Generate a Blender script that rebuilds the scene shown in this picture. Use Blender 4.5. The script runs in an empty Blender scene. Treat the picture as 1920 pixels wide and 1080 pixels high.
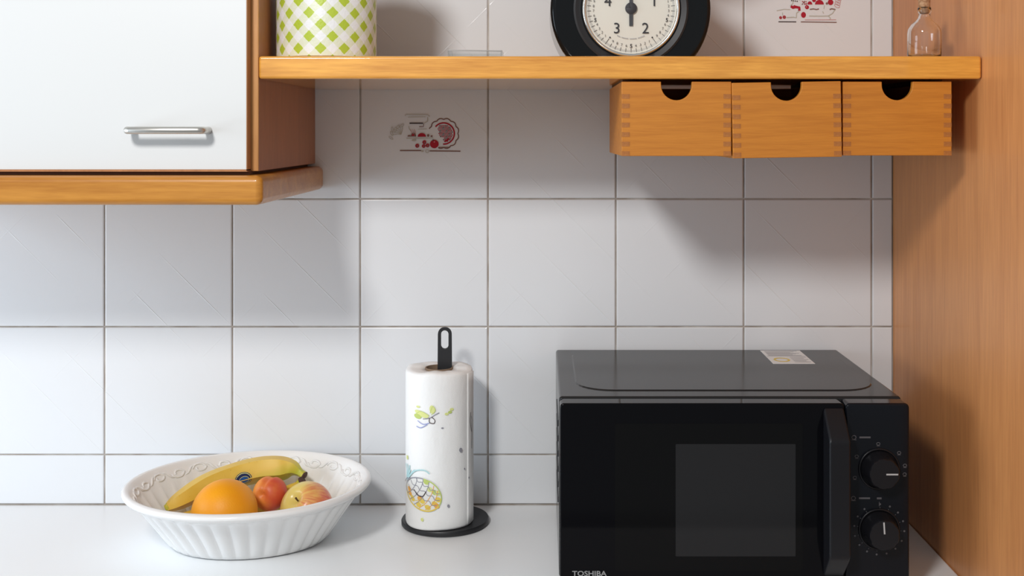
import bpy, bmesh, math, random
from mathutils import Vector, Matrix
random.seed(7)
S = bpy.context.scene
C = S.collection
PI = math.pi

# ------------------------------------------------------------------ camera
EYE = 1.4825
cam_d = bpy.data.cameras.new('camera')
cam = bpy.data.objects.new('camera', cam_d); C.objects.link(cam)
cam.location = (0, -1.8, EYE); cam.rotation_euler = (PI/2, 0, 0)
cam_d.sensor_width = 36; cam_d.lens = 2153.7/1920*36
cam_d.shift_x = -55/1920; cam_d.shift_y = -292/1920
cam_d.clip_start = 0.02
S.camera = cam
# ------------------------------------------------------------------ world
w = bpy.data.worlds.new('world'); S.world = w; w.use_nodes = True
w.node_tree.nodes['Background'].inputs[0].default_value = (0.94, 0.975, 1.0, 1)
w.node_tree.nodes['Background'].inputs[1].default_value = 0.37
# ------------------------------------------------------------------ lights
def area(name, loc, target, size, power, col, shape='DISK', size_y=None):
    l = bpy.data.lights.new(name, 'AREA'); l.shape = shape; l.size = size
    if size_y: l.size_y = size_y
    l.energy = power; l.color = col
    o = bpy.data.objects.new(name, l); C.objects.link(o); o.location = loc
    o.rotation_euler = (Vector(target)-Vector(loc)).to_track_quat('-Z', 'Y').to_euler()
    return o
area('ceiling_lamp_light', (-0.62, -1.95, 2.30), (0.0, 0, 1.25), 0.30, 23.5, (1.0, 0.99, 0.975))
area('window_daylight', (-2.1, -0.85, 1.30), (0.3, -0.25, 1.10), 1.0, 24, (0.74, 0.87, 1.0), 'RECTANGLE', 1.1)
S.view_settings.view_transform = 'Standard'; S.view_settings.look = 'None'
S.view_settings.exposure = 0.09; S.view_settings.gamma = 1; S.view_settings.use_curve_mapping = False

# ------------------------------------------------------------------ materials
def mat(name, col, rough=.5, metal=0., spec=.5, coat=0., coat_rough=.08, trans=0., ior=1.45, sub=0.):
    m = bpy.data.materials.new(name); m.use_nodes = True
    b = m.node_tree.nodes['Principled BSDF']
    b.inputs['Base Color'].default_value = (*col, 1); b.inputs['Roughness'].default_value = rough
    b.inputs['Metallic'].default_value = metal; b.inputs['Specular IOR Level'].default_value = spec
    b.inputs['Coat Weight'].default_value = coat; b.inputs['Coat Roughness'].default_value = coat_rough
    b.inputs['Transmission Weight'].default_value = trans; b.inputs['IOR'].default_value = ior
    if sub:
        b.inputs['Subsurface Weight'].default_value = sub; b.inputs['Subsurface Radius'].default_value = (.01, .006, .003)
    return m
class N:
    """tiny node helper"""
    def __init__(s, m): s.t = m.node_tree; s.b = s.t.nodes['Principled BSDF']
    def n(s, typ, **kw):
        x = s.t.nodes.new(typ)
        for k, v in kw.items():
            if k.startswith('i_'): x.inputs[k[2:].replace('_', ' ')].default_value = v
            else: setattr(x, k, v)
        return x
    def l(s, a, b): s.t.links.new(a, b)
    def math(s, op, a, b=None, c=None, clamp=False):
        x = s.t.nodes.new('ShaderNodeMath'); x.operation = op; x.use_clamp = clamp
        for i, v in enumerate((a, b, c)):
            if v is None: continue
            if isinstance(v, (int, float)): x.inputs[i].default_value = v
            else: s.l(v, x.inputs[i])
        return x.outputs[0]
    def ramp(s, fac, stops):
        r = s.t.nodes.new('ShaderNodeValToRGB'); e = r.color_ramp.elements
        e[0].position, e[0].color = stops[0][0], (*stops[0][1], 1)
        e[1].position, e[1].color = stops[1][0], (*stops[1][1], 1)
        for p, c in stops[2:]:
            q = e.new(p); q.color = (*c, 1)
        s.l(fac, r.inputs[0]); return r.outputs[0]
    def mix(s, fac, a, b, mode='MIX'):
        x = s.t.nodes.new('ShaderNodeMix'); x.data_type = 'RGBA'; x.blend_type = mode
        for i, v in ((0, fac), (6, a), (7, b)):
            if isinstance(v, (int, float)): x.inputs[i].default_value = v
            elif isinstance(v, tuple): x.inputs[i].default_value = (*v, 1)
            else: s.l(v, x.inputs[i])
        return x.outputs[2]
    def coords(s, scale=(1, 1, 1), rot=(0, 0, 0), kind='Object'):
        tc = s.n('ShaderNodeTexCoord'); mp = s.n('ShaderNodeMapping')
        mp.inputs['Scale'].default_value = scale; mp.inputs['Rotation'].default_value = rot
        s.l(tc.outputs[kind], mp.inputs[0]); return mp.outputs[0]
    def noise(s, vec, scale, detail=3, rough=.5, dist=0.):
        x = s.n('ShaderNodeTexNoise'); x.inputs['Scale'].default_value = scale; x.inputs['Detail'].default_value = detail
        x.inputs['Roughness'].default_value = rough; x.inputs['Distortion'].default_value = dist
        s.l(vec, x.inputs['Vector']); return x.outputs[0]
    def col(s, c): s.l(c, s.b.inputs['Base Color'])
    def bump(s, h, strength=.2, dist=.001):
        x = s.n('ShaderNodeBump'); x.inputs['Strength'].default_value = strength; x.inputs['Distance'].default_value = dist
        s.l(h, x.inputs['Height']); s.l(x.outputs[0], s.b.inputs['Normal'])

def wood(name, dark, light, scale, rough=.35, coat=.25, streak=.35, rot=(0, 0, 0)):
    m = mat(name, light, rough, coat=coat, coat_rough=.06); k = N(m)
    v = k.coords(scale, rot)
    a = k.noise(v, 6, 4, .55, .6); b = k.noise(v, 34, 3, .6, .2)
    f = k.math('ADD', k.math('MULTIPLY', a, 1-streak), k.math('MULTIPLY', b, streak))
    k.col(k.ramp(f, [(.33, dark), (.66, light)]))
    k.bump(b, .03, .0006)
    return m
M = {}
# grain runs along the axis with the small scale value
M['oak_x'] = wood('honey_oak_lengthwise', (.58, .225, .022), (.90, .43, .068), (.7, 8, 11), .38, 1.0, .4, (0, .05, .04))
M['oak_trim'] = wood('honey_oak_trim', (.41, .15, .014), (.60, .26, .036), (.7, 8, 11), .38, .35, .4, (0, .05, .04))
M['oak_drawer'] = wood('honey_oak_drawer', (.46, .155, .014), (.60, .225, .024), (.9, 9, 26), .5, .05, .45)
M['oak_end'] = wood('oak_end_grain', (.32, .110, .024), (.45, .170, .038), (20, 4, 20), .55, .0)
M['oak_strip'] = wood('oak_edge_strip', (.46, .21, .06), (.62, .30, .10), (9, 9, 1), .4, .2)
M['veneer_side'] = wood('cabinet_side_veneer', (.35, .13, .045), (.45, .17, .06), (9, 9, .7), .45, .1, .5)
M['veneer_panel'] = wood('tall_panel_veneer', (.50, .20, .068), (.64, .275, .094), (6, 6, .35), .42, .12, .55)
M['door_edge'] = wood('door_edge_wood', (.36, .15, .055), (.48, .21, .08), (9, 9, .8), .45, .1)
M['white_door'] = mat('white_door_laminate', (.70, .705, .70), .35)
M['worktop'] = mat('white_worktop_laminate', (.86, .875, .885), .28)
M['grout'] = mat('beige_grout', (.42, .36, .30), .9)
k = N(M['grout']); k.col(k.ramp(k.noise(k.coords(), 25, 4), [(.35, (.40, .34, .29)), (.65, (.58, .54, .50))]))
M['steel'] = mat('brushed_steel', (.60, .58, .54), .36, metal=1)
M['chrome'] = mat('chrome_bezel', (.78, .77, .74), .2, metal=1)
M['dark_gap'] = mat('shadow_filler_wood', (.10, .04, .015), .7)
def tile_mat():
    m = mat('glazed_wall_tile', (.75, .765, .785), .22); k = N(m)
    geo = k.n('ShaderNodeNewGeometry'); sx = k.n('ShaderNodeSeparateXYZ'); k.l(geo.outputs['Position'], sx.inputs[0])
    hs = []
    for sgn, off in ((1, 1.0950), (-1, 1.6616)):
        u = k.math('ADD' if sgn > 0 else 'SUBTRACT', sx.outputs[2], sx.outputs[0])
        d = k.math('MULTIPLY', k.math('PINGPONG', k.math('DIVIDE', k.math('SUBTRACT', u, off), .1), .5), .1)
        mr = k.n('ShaderNodeMapRange', interpolation_type='SMOOTHSTEP'); k.l(d, mr.inputs[0])
        mr.inputs[1].default_value = 0; mr.inputs[2].default_value = .0016; mr.inputs[3].default_value = 1; mr.inputs[4].default_value = 0
        nz = k.n('ShaderNodeTexNoise'); nz.inputs['Scale'].default_value = 7 if sgn > 0 else 9; nz.inputs['Detail'].default_value = 2
        k.l(geo.outputs['Position'], nz.inputs['Vector'])
        mk = k.n('ShaderNodeMapRange'); k.l(nz.outputs[0], mk.inputs[0])
        mk.inputs[1].default_value = .46 if sgn > 0 else .52; mk.inputs[2].default_value = .62
        hs.append(k.math('MULTIPLY', k.math('MULTIPLY', mr.outputs[0], mk.outputs[0]), 1.0 if sgn > 0 else .35))
    nf = k.n('ShaderNodeTexNoise'); nf.inputs['Scale'].default_value = 60; nf.inputs['Detail'].default_value = 2
    k.l(geo.outputs['Position'], nf.inputs['Vector'])
    h = k.math('ADD', k.math('MAXIMUM', hs[0], hs[1]), k.math('MULTIPLY', nf.outputs[0], .10))
    k.bump(h, .42, .0008)
    return m
M['tile'] = tile_mat()
def flat(name, c, r=.6): return mat(name, c, r, spec=.3)
M['p_red'] = flat('print_red', (.42, .012, .03)); M['p_brown'] = flat('print_brown', (.24, .13, .11))
M['p_dark'] = flat('print_dark', (.07, .05, .05)); M['p_sage'] = flat('print_sage', (.52, .50, .43))
M['p_pink'] = flat('print_pink', (.62, .33, .33)); M['p_green'] = flat('print_green', (.52, .62, .18))
M['p_lime'] = flat('print_lime', (.72, .76, .30)); M['p_yellow'] = flat('print_yellow', (.82, .62, .12))
M['p_orange'] = flat('print_orange', (.82, .42, .10)); M['p_teal'] = flat('print_teal', (.45, .68, .70))
M['p_blue'] = flat('print_blue', (.33, .38, .66)); M['p_grey'] = flat('print_grey', (.30, .30, .34))
M['p_white'] = flat('print_white', (.82, .82, .80)); M['p_ink'] = flat('print_ink', (.03, .03, .035))
M['p_mwgrey'] = flat('print_panel_grey', (.09, .09, .10)); M['p_label'] = flat('label_paper', (.85, .85, .84), .6)

# ------------------------------------------------------------------ mesh helpers
def link(name, me, parent=None, mats=(), smooth=False):
    o = bpy.data.objects.new(name, me); C.objects.link(o)
    for m in mats: me.materials.append(m)
    if parent: o.parent = parent
    if smooth:
        for p in me.polygons: p.use_smooth = True
    return o
def wloc(o):
    v = Vector((0, 0, 0))
    while o: v += o.location; o = o.parent
    return v
def obj(name, bm, m, parent=None, bev=0., seg=3, smooth=False, local=False, kind=None, angle=None):
    """link one bmesh as one object; vertices in world metres unless local"""
    if parent and not local: bmesh.ops.translate(bm, verts=bm.verts, vec=-wloc(parent))
    bmesh.ops.recalc_face_normals(bm, faces=bm.faces)
    me = bpy.data.meshes.new(name); bm.to_mesh(me); bm.free()
    mats = m if isinstance(m, (list, tuple)) else (m,)
    o = link(name, me, parent, mats, smooth or bev > 0)
    if bev:
        md = o.modifiers.new('bevel', 'BEVEL'); md.width = bev; md.segments = seg; md.limit_method = 'ANGLE'
        md.angle_limit = math.radians(30); md.harden_normals = True
    if angle is not None:
        for p in me.polygons: p.use_smooth = True
        me.set_sharp_from_angle(angle=math.radians(angle))
    if kind: o['kind'] = kind
    return o
def raw(name, bm, m, parent=None, **kw):
    """like obj but keeps the face orientation (flat prints)"""
    if parent: bmesh.ops.translate(bm, verts=bm.verts, vec=-wloc(parent))
    me = bpy.data.meshes.new(name); bm.to_mesh(me); bm.free()
    return link(name, me, parent, m if isinstance(m, (list, tuple)) else (m,), **kw)
def box(x0, x1, y0, y1, z0, z1, bm=None):
    bm = bm or bmesh.new()
    vs = [bm.verts.new((x, y, z)) for x in (x0, x1) for y in (y0, y1) for z in (z0, z1)]
    for f in ((0, 1, 3, 2), (4, 6, 7, 5), (0, 4, 5, 1), (2, 3, 7, 6), (0, 2, 6, 4), (1, 5, 7, 3)):
        bm.faces.new([vs[i] for i in f])
    return bm
def thing(name, loc, label, cat, group=None):
    o = bpy.data.objects.new(name, None); C.objects.link(o); o.location = loc; o.empty_display_size = .05
    return tag(o, label, cat, group)
def tag(o, label, cat, group=None):
    o['label'] = label; o['category'] = cat
    if group: o['group'] = group
    return o
def lathe(profile, n=48, centre=(0, 0, 0), axis='Z', bm=None, sx=1., sy=1.):
    """profile = [(r, h)]; revolve about axis"""
    bm = bm or bmesh.new(); rows = []
    for r, h in profile:
        row = []
        if r < 1e-6:
            row = [bm.verts.new((0, 0, h))]
        else:
            for i in range(n):
                a = 2*PI*i/n; row.append(bm.verts.new((r*math.cos(a)*sx, r*math.sin(a)*sy, h)))
        rows.append(row)
    for a, b in zip(rows, rows[1:]):
        for i in range(n):
            j = (i+1) % n
            if len(a) == 1 and len(b) == 1: continue
            if len(a) == 1: bm.faces.new((a[0], b[i], b[j]))
            elif len(b) == 1: bm.faces.new((a[i], a[j], b[0]))
            else: bm.faces.new((a[i], a[j], b[j], b[i]))
    vs = [v for r in rows for v in r]
    if axis == 'Y':    # h runs towards -Y (to the viewer)
        for v in vs: v.co = Vector((v.co.x, -v.co.z, v.co.y))
    bmesh.ops.translate(bm, verts=vs, vec=centre)
    return bm
def tube(pts, rads, n=16, bm=None, cap=True, squash=None):
    bm = bm or bmesh.new(); pts = [Vector(p) for p in pts]; rows = []
    up = Vector((0, 0, 1)); prev = None
    for i, p in enumerate(pts):
        t = (pts[min(i+1, len(pts)-1)]-pts[max(i-1, 0)]).normalized()
        if prev is None:
            a = t.cross(up)
            if a.length < 1e-3: a = t.cross(Vector((1, 0, 0)))
        else: a = prev-t*prev.dot(t)
        a.normalize(); prev = a; b = t.cross(a)
        r = rads[i] if hasattr(rads, '__len__') else rads
        row = []
        for q in range(n):
            g = 2*PI*q/n; f = squash(g) if squash else 1
            row.append(bm.verts.new(p+(a*math.cos(g)+b*math.sin(g))*r*f))
        rows.append(row)
    for a, b in zip(rows, rows[1:]):
        for i in range(n):
            j = (i+1) % n; bm.faces.new((a[i], a[j], b[j], b[i]))
    if cap: bm.faces.new(rows[0]); bm.faces.new(rows[-1][::-1])
    return bm
def spline(pts, n):
    """Catmull-Rom through pts (any dimension tuples)"""
    out = []; m = len(pts)
    for i in range(m-1):
        p0, p1, p2, p3 = pts[max(i-1, 0)], pts[i], pts[i+1], pts[min(i+2, m-1)]
        for q in range(n):
            t = q/n
            out.append(tuple(.5*(2*b+(c-a)*t+(2*a-5*b+4*c-d)*t*t+(3*b-a-3*c+d)*t**3) for a, b, c, d in zip(p0, p1, p2, p3)))
    out.append(tuple(pts[-1])); return out
def extrude(poly, y0, y1, bm=None):
    """prism from an (x, z) outline along y"""
    bm = bm or bmesh.new()
    a = [bm.verts.new((x, y0, z)) for x, z in poly]; b = [bm.verts.new((x, y1, z)) for x, z in poly]
    bm.faces.new(a); bm.faces.new(b[::-1]); n = len(poly)
    for i in range(n): bm.faces.new((a[i], b[i], b[(i+1) % n], a[(i+1) % n]))
    return bm
def rrect(x0, x1, z0, z1, r, n=6):
    out = []
    for cx, cz, s in ((x1-r, z1-r, 0), (x0+r, z1-r, 1), (x0+r, z0+r, 2), (x1-r, z0+r, 3)):
        for i in range(n+1):
            a = PI/2*(s+i/n); out.append((cx+r*math.cos(a), cz+r*math.sin(a)))
    return out
class Print:
    """flat print: strokes and fills in (u, v), mapped on to a surface by f(u, v, lift)"""
    def __init__(s, f, mats): s.f = f; s.bm = bmesh.new(); s.mats = list(mats); s.k = 0; s.fat = 1
    def mi(s, m):
        return s.mats.index(m)
    def lift(s): s.k += 1; return .00012+.000006*s.k
    def face(s, pts, m, lf):
        try:
            f = s.bm.faces.new([s.bm.verts.new(s.f(u, v, lf)) for u, v in pts]); f.material_index = s.mi(m)
        except ValueError: pass
    def stroke(s, pts, w, m):
        lf = s.lift(); n = len(pts); w *= s.fat
        nor = []
        for i in range(n):
            a, b = pts[max(i-1, 0)], pts[min(i+1, n-1)]; dx, dy = b[0]-a[0], b[1]-a[1]; L = math.hypot(dx, dy) or 1
            nor.append((-dy/L*w/2, dx/L*w/2))
        for i in range(n-1):
            (x0, y0), (x1, y1), (a, b), (c, d) = pts[i], pts[i+1], nor[i], nor[i+1]
            s.face([(x0-a, y0-b), (x1-c, y1-d), (x1+c, y1+d), (x0+a, y0+b)], m, lf)
    def ell(s, cx, cy, rx, ry, m, rot=0, a0=0, a1=2*PI, n=20, rings=3):
        lf = s.lift(); cr, sr = math.cos(rot), math.sin(rot)
        def P(t, r):
            x, y = rx*r*math.cos(t), ry*r*math.sin(t); return (cx+x*cr-y*sr, cy+x*sr+y*cr)
        for i in range(n):
            t0, t1 = a0+(a1-a0)*i/n, a0+(a1-a0)*(i+1)/n
            for j in range(rings):
                r0, r1 = j/rings, (j+1)/rings
                s.face(([P(t0, r0)] if j == 0 else [P(t0, r0), ])+[P(t0, r1), P(t1, r1)]+([] if j == 0 else [P(t1, r0)]), m, lf)
    def arc(s, cx, cy, rx, ry, w, m, a0=0, a1=2*PI, n=30, rot=0, wob=0, wn=0):
        cr, sr = math.cos(rot), math.sin(rot); pts = []
        for i in range(n+1):
            t = a0+(a1-a0)*i/n; g = 1+wob*abs(math.sin(wn*t)) if wn else 1
            x, y = rx*g*math.cos(t), ry*g*math.sin(t); pts.append((cx+x*cr-y*sr, cy+x*sr+y*cr))
        s.stroke(pts, w, m)
_glyph = {}
def glyph(ch, bold=False):
    """text as a flat mesh in (x, y), height 1 font unit, centred"""
    if ch in _glyph: return _glyph[ch]
    cu = bpy.data.curves.new('glyph', 'FONT'); cu.body = ch; cu.align_x = 'CENTER'; cu.align_y = 'CENTER'; cu.resolution_u = 3
    if bold: cu.offset = .018
    o = bpy.data.objects.new('glyph', cu); C.objects.link(o)
    dg = bpy.context.evaluated_depsgraph_get(); me = bpy.data.meshes.new_from_object(o.evaluated_get(dg))
    vs = [v.co.to_2d() for v in me.vertices]; fs = [tuple(p.vertices) for p in me.polygons]
    xs = [v.x for v in vs]; ys = [v.y for v in vs]
    c = ((min(xs)+max(xs))/2, (min(ys)+max(ys))/2); hw = max(ys)-min(ys); ww = max(xs)-min(xs)
    vs = [((v.x-c[0])/hw, (v.y-c[1])/hw) for v in vs]
    bpy.data.objects.remove(o); bpy.data.curves.remove(cu); bpy.data.meshes.remove(me)
    _glyph[ch] = (vs, fs, ww/hw); return _glyph[ch]
def put_text(pr, ch, u, v, h, m, width=None, bold=False):
    vs, fs, asp = glyph(ch, bold); lf = pr.lift(); sx = h if width is None else width/asp
    bv = [pr.bm.verts.new(pr.f(u+x*sx, v+y*h, lf)) for x, y in vs]
    for f in fs:
        try:
            q = pr.bm.faces.new([bv[i] for i in f]); q.material_index = pr.mi(m)
        except ValueError: pass
def dup_mesh(name, me, parent, loc=(0, 0, 0), rot=(0, 0, 0)):
    o = bpy.data.objects.new(name, me); C.objects.link(o); o.parent = parent; o.location = loc; o.rotation_euler = rot
    return o
def struct(o): o['kind'] = 'structure'; return o

# ------------------------------------------------------------------ the setting
struct(obj('floor', box(-2.2, 1.6, -3.4, .1, -.06, 0), mat('grey_floor', (.42, .40, .38), .5)))
wall = struct(obj('wall_back', box(-2.2, 1.6, -.0012, .1, 0, 2.6), M['grout']))
X0 = [-1.6833+.2*i for i in range(12)]; Z0 = [.7783+.2*i for i in range(6)]
G = .0012
shared = {}
tiles = {}
for zi, z in enumerate(Z0):
    for x in X0:
        x1 = min(x+.2, .5497); z0 = max(z, .9005) if zi == 0 else z
        wdt, hgt = x1-x-2*G, z+.2-z0-2*G
        key = (round(wdt, 4), round(hgt, 4))
        if key not in shared:
            bm = box(-wdt/2, wdt/2, -.004, .0035, -hgt/2, hgt/2)
            ed = [e for e in bm.edges if all(v.co.y < 0 for v in e.verts)]
            bmesh.ops.bevel(bm, geom=ed, offset=.0016, segments=2, affect='EDGES', profile=.6)
            me = bpy.data.meshes.new('tile'); bm.to_mesh(me); bm.free(); me.materials.append(M['tile'])
            shared[key] = me
        o = dup_mesh('tile', shared[key], wall, ((x+x1)/2, .0, (z0+z+.2)/2),
                     (random.uniform(-.0015, .0015), 0, random.uniform(-.002, .002)))
        tiles[(round(x, 3), round(z, 3))] = o

# --- prints on two decorated tiles; u, v in photo-crop units, metres by scale
PM = [M[q] for q in ('p_red', 'p_brown', 'p_dark', 'p_sage', 'p_pink')]
def tile_print(tile, ox, oz, sc):
    t = tile.location.copy()
    def f(u, v, lf):
        return Vector((ox+u*sc, -.0041-.0004-lf, oz-v*sc))-t
    q = Print(f, PM); q.fat = 1.3
    return q
R_, B_, D_, S_, K_ = PM
px = 1/1196.5
t1 = tiles[(-.283, 1.378)]
p = tile_print(t1, (700-1015)*px, EYE-(180-248)*px, px/8.31)
p.stroke([(420, 850), (750, 850)], 14, B_); p.stroke([(880, 855), (1360, 860)], 14, B_)
p.arc(1100, 585, 165, 165, 17, R_, -PI*.78, PI*.52, 40)
p.arc(1100, 585, 218, 218, 13, B_, -PI*.9, PI*.62, 90, wob=.09, wn=6)
for i in range(-6, 7):
    for j in range(-6, 7):
        u, v = i*24+(j % 2)*12, j*24
        if u*u+v*v < 140**2 and u-v*.2 > -75 and not (v > 50 and u < 0): p.ell(1100+u, 585+v, 11.5, 9, R_ if (i+j) % 4 else D_, rot=.6, n=7, rings=1)
p.ell(1150, 690, 45, 16, R_, rot=-.6, n=10, rings=1)
p.ell(955, 748, 68, 66, R_, n=22, rings=1); p.ell(935, 690, 10, 16, D_, n=6, rings=1); p.ell(955, 715, 12, 10, K_, n=6, rings=1)
for u, v, r in ((690, 775, 32), (800, 720, 31), (790, 780, 29), (850, 770, 31)):
    p.ell(u, v, r, r, R_, n=12, rings=1); p.ell(u+3, v+3, r*.45, r*.45, B_, n=8, rings=1)
p.ell(760, 635, 66, 58, R_, a0=PI, a1=2*PI, n=12, rings=1); p.ell(630, 632, 42, 60, B_, a0=PI, a1=2*PI, n=10, rings=1)
p.ell(565, 632, 28, 25, B_, a0=PI, a1=2*PI, n=8, rings=1); p.ell(625, 620, 20, 30, R_, a0=PI, a1=2*PI, n=8, rings=1)
p.ell(860, 615, 20, 22, B_, n=8, rings=1); p.ell(912, 625, 18, 14, B_, n=8, rings=1)
p.stroke([(570, 425), (780, 425)], 15, D_); p.stroke([(720, 478), (785, 478), (790, 430)], 9, B_)
p.stroke([(500, 310), (520, 288), (850, 292), (885, 320)], 9, S_); p.stroke([(850, 330), (852, 395), (790, 430)], 9, S_)
p.stroke([(545, 330), (820, 325)], 7, S_); p.stroke([(555, 470), (570, 520), (600, 560)], 8, S_); p.stroke([(520, 660), (940, 655)], 9, S_)
p.stroke([(700, 520), (840, 515)], 6, S_); p.stroke([(1020, 800), (1200, 800)], 10, B_)
for q in range(6):
    a = PI*.45+q*.38; u, v = 430+140*math.cos(a), 590-130*math.sin(a)
    p.stroke([(440, 600), ((440+u)/2+18, (600+v)/2-14), (u, v)], 6, S_)
    p.arc(u-10*(q % 2), v+20*(q % 3), 38, 15, 6, S_, rot=-a+.8, n=14)
for u in (600, 630, 660): p.stroke([(u-15, 520), (u, 560), (u+4, 590)], 6, K_)
p.ell(640, 690, 40, 16, S_, n=8, rings=1); p.ell(770, 860, 22, 14, S_, n=8, rings=1); p.arc(845, 860, 25, 25, 8, S_, n=12)
raw('fruit_print', p.bm, PM).parent = t1
t2 = tiles[(.317, 1.578)]
p = tile_print(t2, (1400-1015)*px, EYE+248*px, px/8.727)
p.stroke([(510, 360), (800, 362)], 12, D_); p.stroke([(875, 362), (1460, 370)], 12, B_)
p.stroke([(715, 105), (745, 130), (790, 118), (850, 130), (850, 180)], 34, R_); p.ell(770, 110, 22, 22, R_, n=8, rings=1)
p.ell(918, 248, 40, 48, R_, n=16, rings=1); p.ell(975, 122, 33, 33, R_, n=14, rings=1); p.ell(968, 118, 9, 9, K_, n=6, rings=1)
for u, v, r in ((545, 293, 24), (605, 285, 28)): p.ell(u, v, r, r, R_, n=12, rings=1); p.ell(u, v, r*.4, r*.4, B_, n=8, rings=1)
p.ell(1022, 78, 40, 52, R_, a0=PI, a1=2*PI, n=12, rings=1); p.ell(1178, 78, 72, 75, R_, a0=PI, a1=2*PI, n=16, rings=1)
p.ell(1360, 42, 46, 46, R_, n=14, rings=1); p.ell(1090, 8, 32, 32, R_, n=12, rings=1); p.ell(1300, 62, 20, 20, B_, n=8, rings=1)
for q in range(16): p.ell(905+random.uniform(-10, 70), 50+random.uniform(-25, 28), 9, 9, R_ if q % 2 else B_, n=7, rings=1)
for q in range(4): p.ell(725+q*30, 14+q*4, 11, 11, D_, n=7, rings=1)
p.stroke([(1020, 158), (1080, 150), (1130, 160), (1170, 150)], 13, B_); p.stroke([(1345, 160), (1380, 148), (1440, 160)], 14, B_)
p.stroke([(1010, 265), (1200, 268), (1320, 265), (1390, 225), (1430, 165)], 10, S_); p.stroke([(1330, 270), (1355, 300), (1350, 325)], 12, S_)
p.stroke([(480, 180), (600, 155), (700, 160)], 8, S_); p.stroke([(575, 210), (578, 255)], 8, S_); p.stroke([(640, 290), (760, 285), (800, 295), (805, 215), (850, 185)], 11, S_)
p.stroke([(940, 330), (1450, 328)], 8, K_); p.stroke([(1230, 190), (1245, 225)], 10, S_); p.stroke([(1260, 90), (1250, 150)], 6, S_)
for q in range(5): p.arc(1465+q*8, 100-q*38, 45, 26, 7, K_, rot=.5, n=12)
for q in range(14): p.ell(950+random.uniform(0, 430), -40+random.uniform(-70, 30), 22, 22, R_ if q % 3 else B_, n=10, rings=1)
p.arc(850, -150, 110, 150, 8, S_, n=24); p.stroke([(740, -20), (745, 60), (700, 100)], 8, S_)
raw('fruit_print', p.bm, PM).parent = t2

# ------------------------------------------------------------------ worktop, panel, base units
tag(obj('worktop', box(-1.9, .5497, -.62, -.003, .862, .9), M['worktop'], bev=.004),
    'long white laminate worktop running along the tiled wall', 'worktop')
sp = tag(obj('side_panel', box(.5499, .5699, -.66, -.003, 0, 2.45), M['veneer_panel'], bev=.001),
         'tall reddish wood veneer end panel right of the microwave', 'panel')
bc = thing('base_cabinet', (-.69, -.3, 0), 'white base cabinet with doors under the long worktop', 'cabinet')
obj('body', box(-1.9, .5490, -.57, -.003, .1, .861), M['white_door'], bc)
obj('plinth', box(-1.9, .5490, -.52, -.003, .0, .1), M['dark_gap'], bc)
for i in range(4):
    d = obj('door', box(-1.898+i*.612, -1.290+i*.612, -.59, -.571, .105, .857), M['white_door'], bc, bev=.002)
    hx = -1.6+i*.612
    obj('handle', tube([(hx-.05, -.59, .80), (hx-.05, -.612, .80), (hx-.045, -.617, .80), (hx+.045, -.617, .80), (hx+.05, -.612, .80), (hx+.05, -.59, .80)], .004, 10), M['steel'], d, smooth=True)

# ------------------------------------------------------------------ wall cabinet
wc = thing('wall_cabinet', (-.66, -.18, 1.394), 'wall cabinet with a white door and honey wood edges', 'cabinet')
obj('side', box(-.3695, -.3535, -.3625, -.0045, 1.4338, 2.15), M['veneer_side'], wc, bev=.0007)
obj('side', box(-.972, -.956, -.3625, -.0045, 1.4338, 2.15), M['veneer_side'], wc, bev=.0007)
obj('side_edge_strip', box(-.3695, -.3533, -.3655, -.3615, 1.4338, 2.15), M['oak_strip'], wc, bev=.0012)
obj('back', box(-.956, -.3695, -.012, -.0045, 1.4338, 2.15), M['white_door'], wc)
obj('bottom', box(-.956, -.3695, -.36, -.012, 1.436, 1.452), M['white_door'], wc)
obj('top', box(-.956, -.3695, -.36, -.012, 2.134, 2.15), M['white_door'], wc)
dr = obj('door', box(-.9627, -.3635, -.3845, -.3665, 1.4365, 2.148), M['white_door'], wc, bev=.0006)
obj('edge_band', box(-.3638, -.3627, -.3840, -.3665, 1.4352, 2.149), M['door_edge'], dr)
obj('edge_band', box(-.9627, -.3627, -.3840, -.3665, 1.4340, 1.4366), M['door_edge'], dr)
hp = [(-.5018, -.3845), (-.5018, -.407), (-.5008, -.4105), (-.4975, -.4125), (-.4145, -.4125), (-.4112, -.4105), (-.4102, -.407), (-.4102, -.3845)]
obj('handle', tube([(x, y, 1.4848) for x, y in hp], .0046, 14), M['steel'], dr, smooth=True)
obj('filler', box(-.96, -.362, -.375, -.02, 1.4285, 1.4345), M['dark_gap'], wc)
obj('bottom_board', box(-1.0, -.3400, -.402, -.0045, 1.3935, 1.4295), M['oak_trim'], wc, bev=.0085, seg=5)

# ------------------------------------------------------------------ shelf
sh = thing('shelf', (.085, -.184, 1.549), 'honey coloured wooden wall shelf above the three small drawers', 'shelf')
obj('board', box(-.3528, .5492, -.368, -.0045, 1.549, 1.5776), M['oak_x'], sh, bev=.0035, seg=3)
for x in (.112, .238, .375, .505):
    obj('runner', box(x-.008, x+.008, -.33, -.11, 1.5462, 1.5495), M['dark_gap'], sh)

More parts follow.
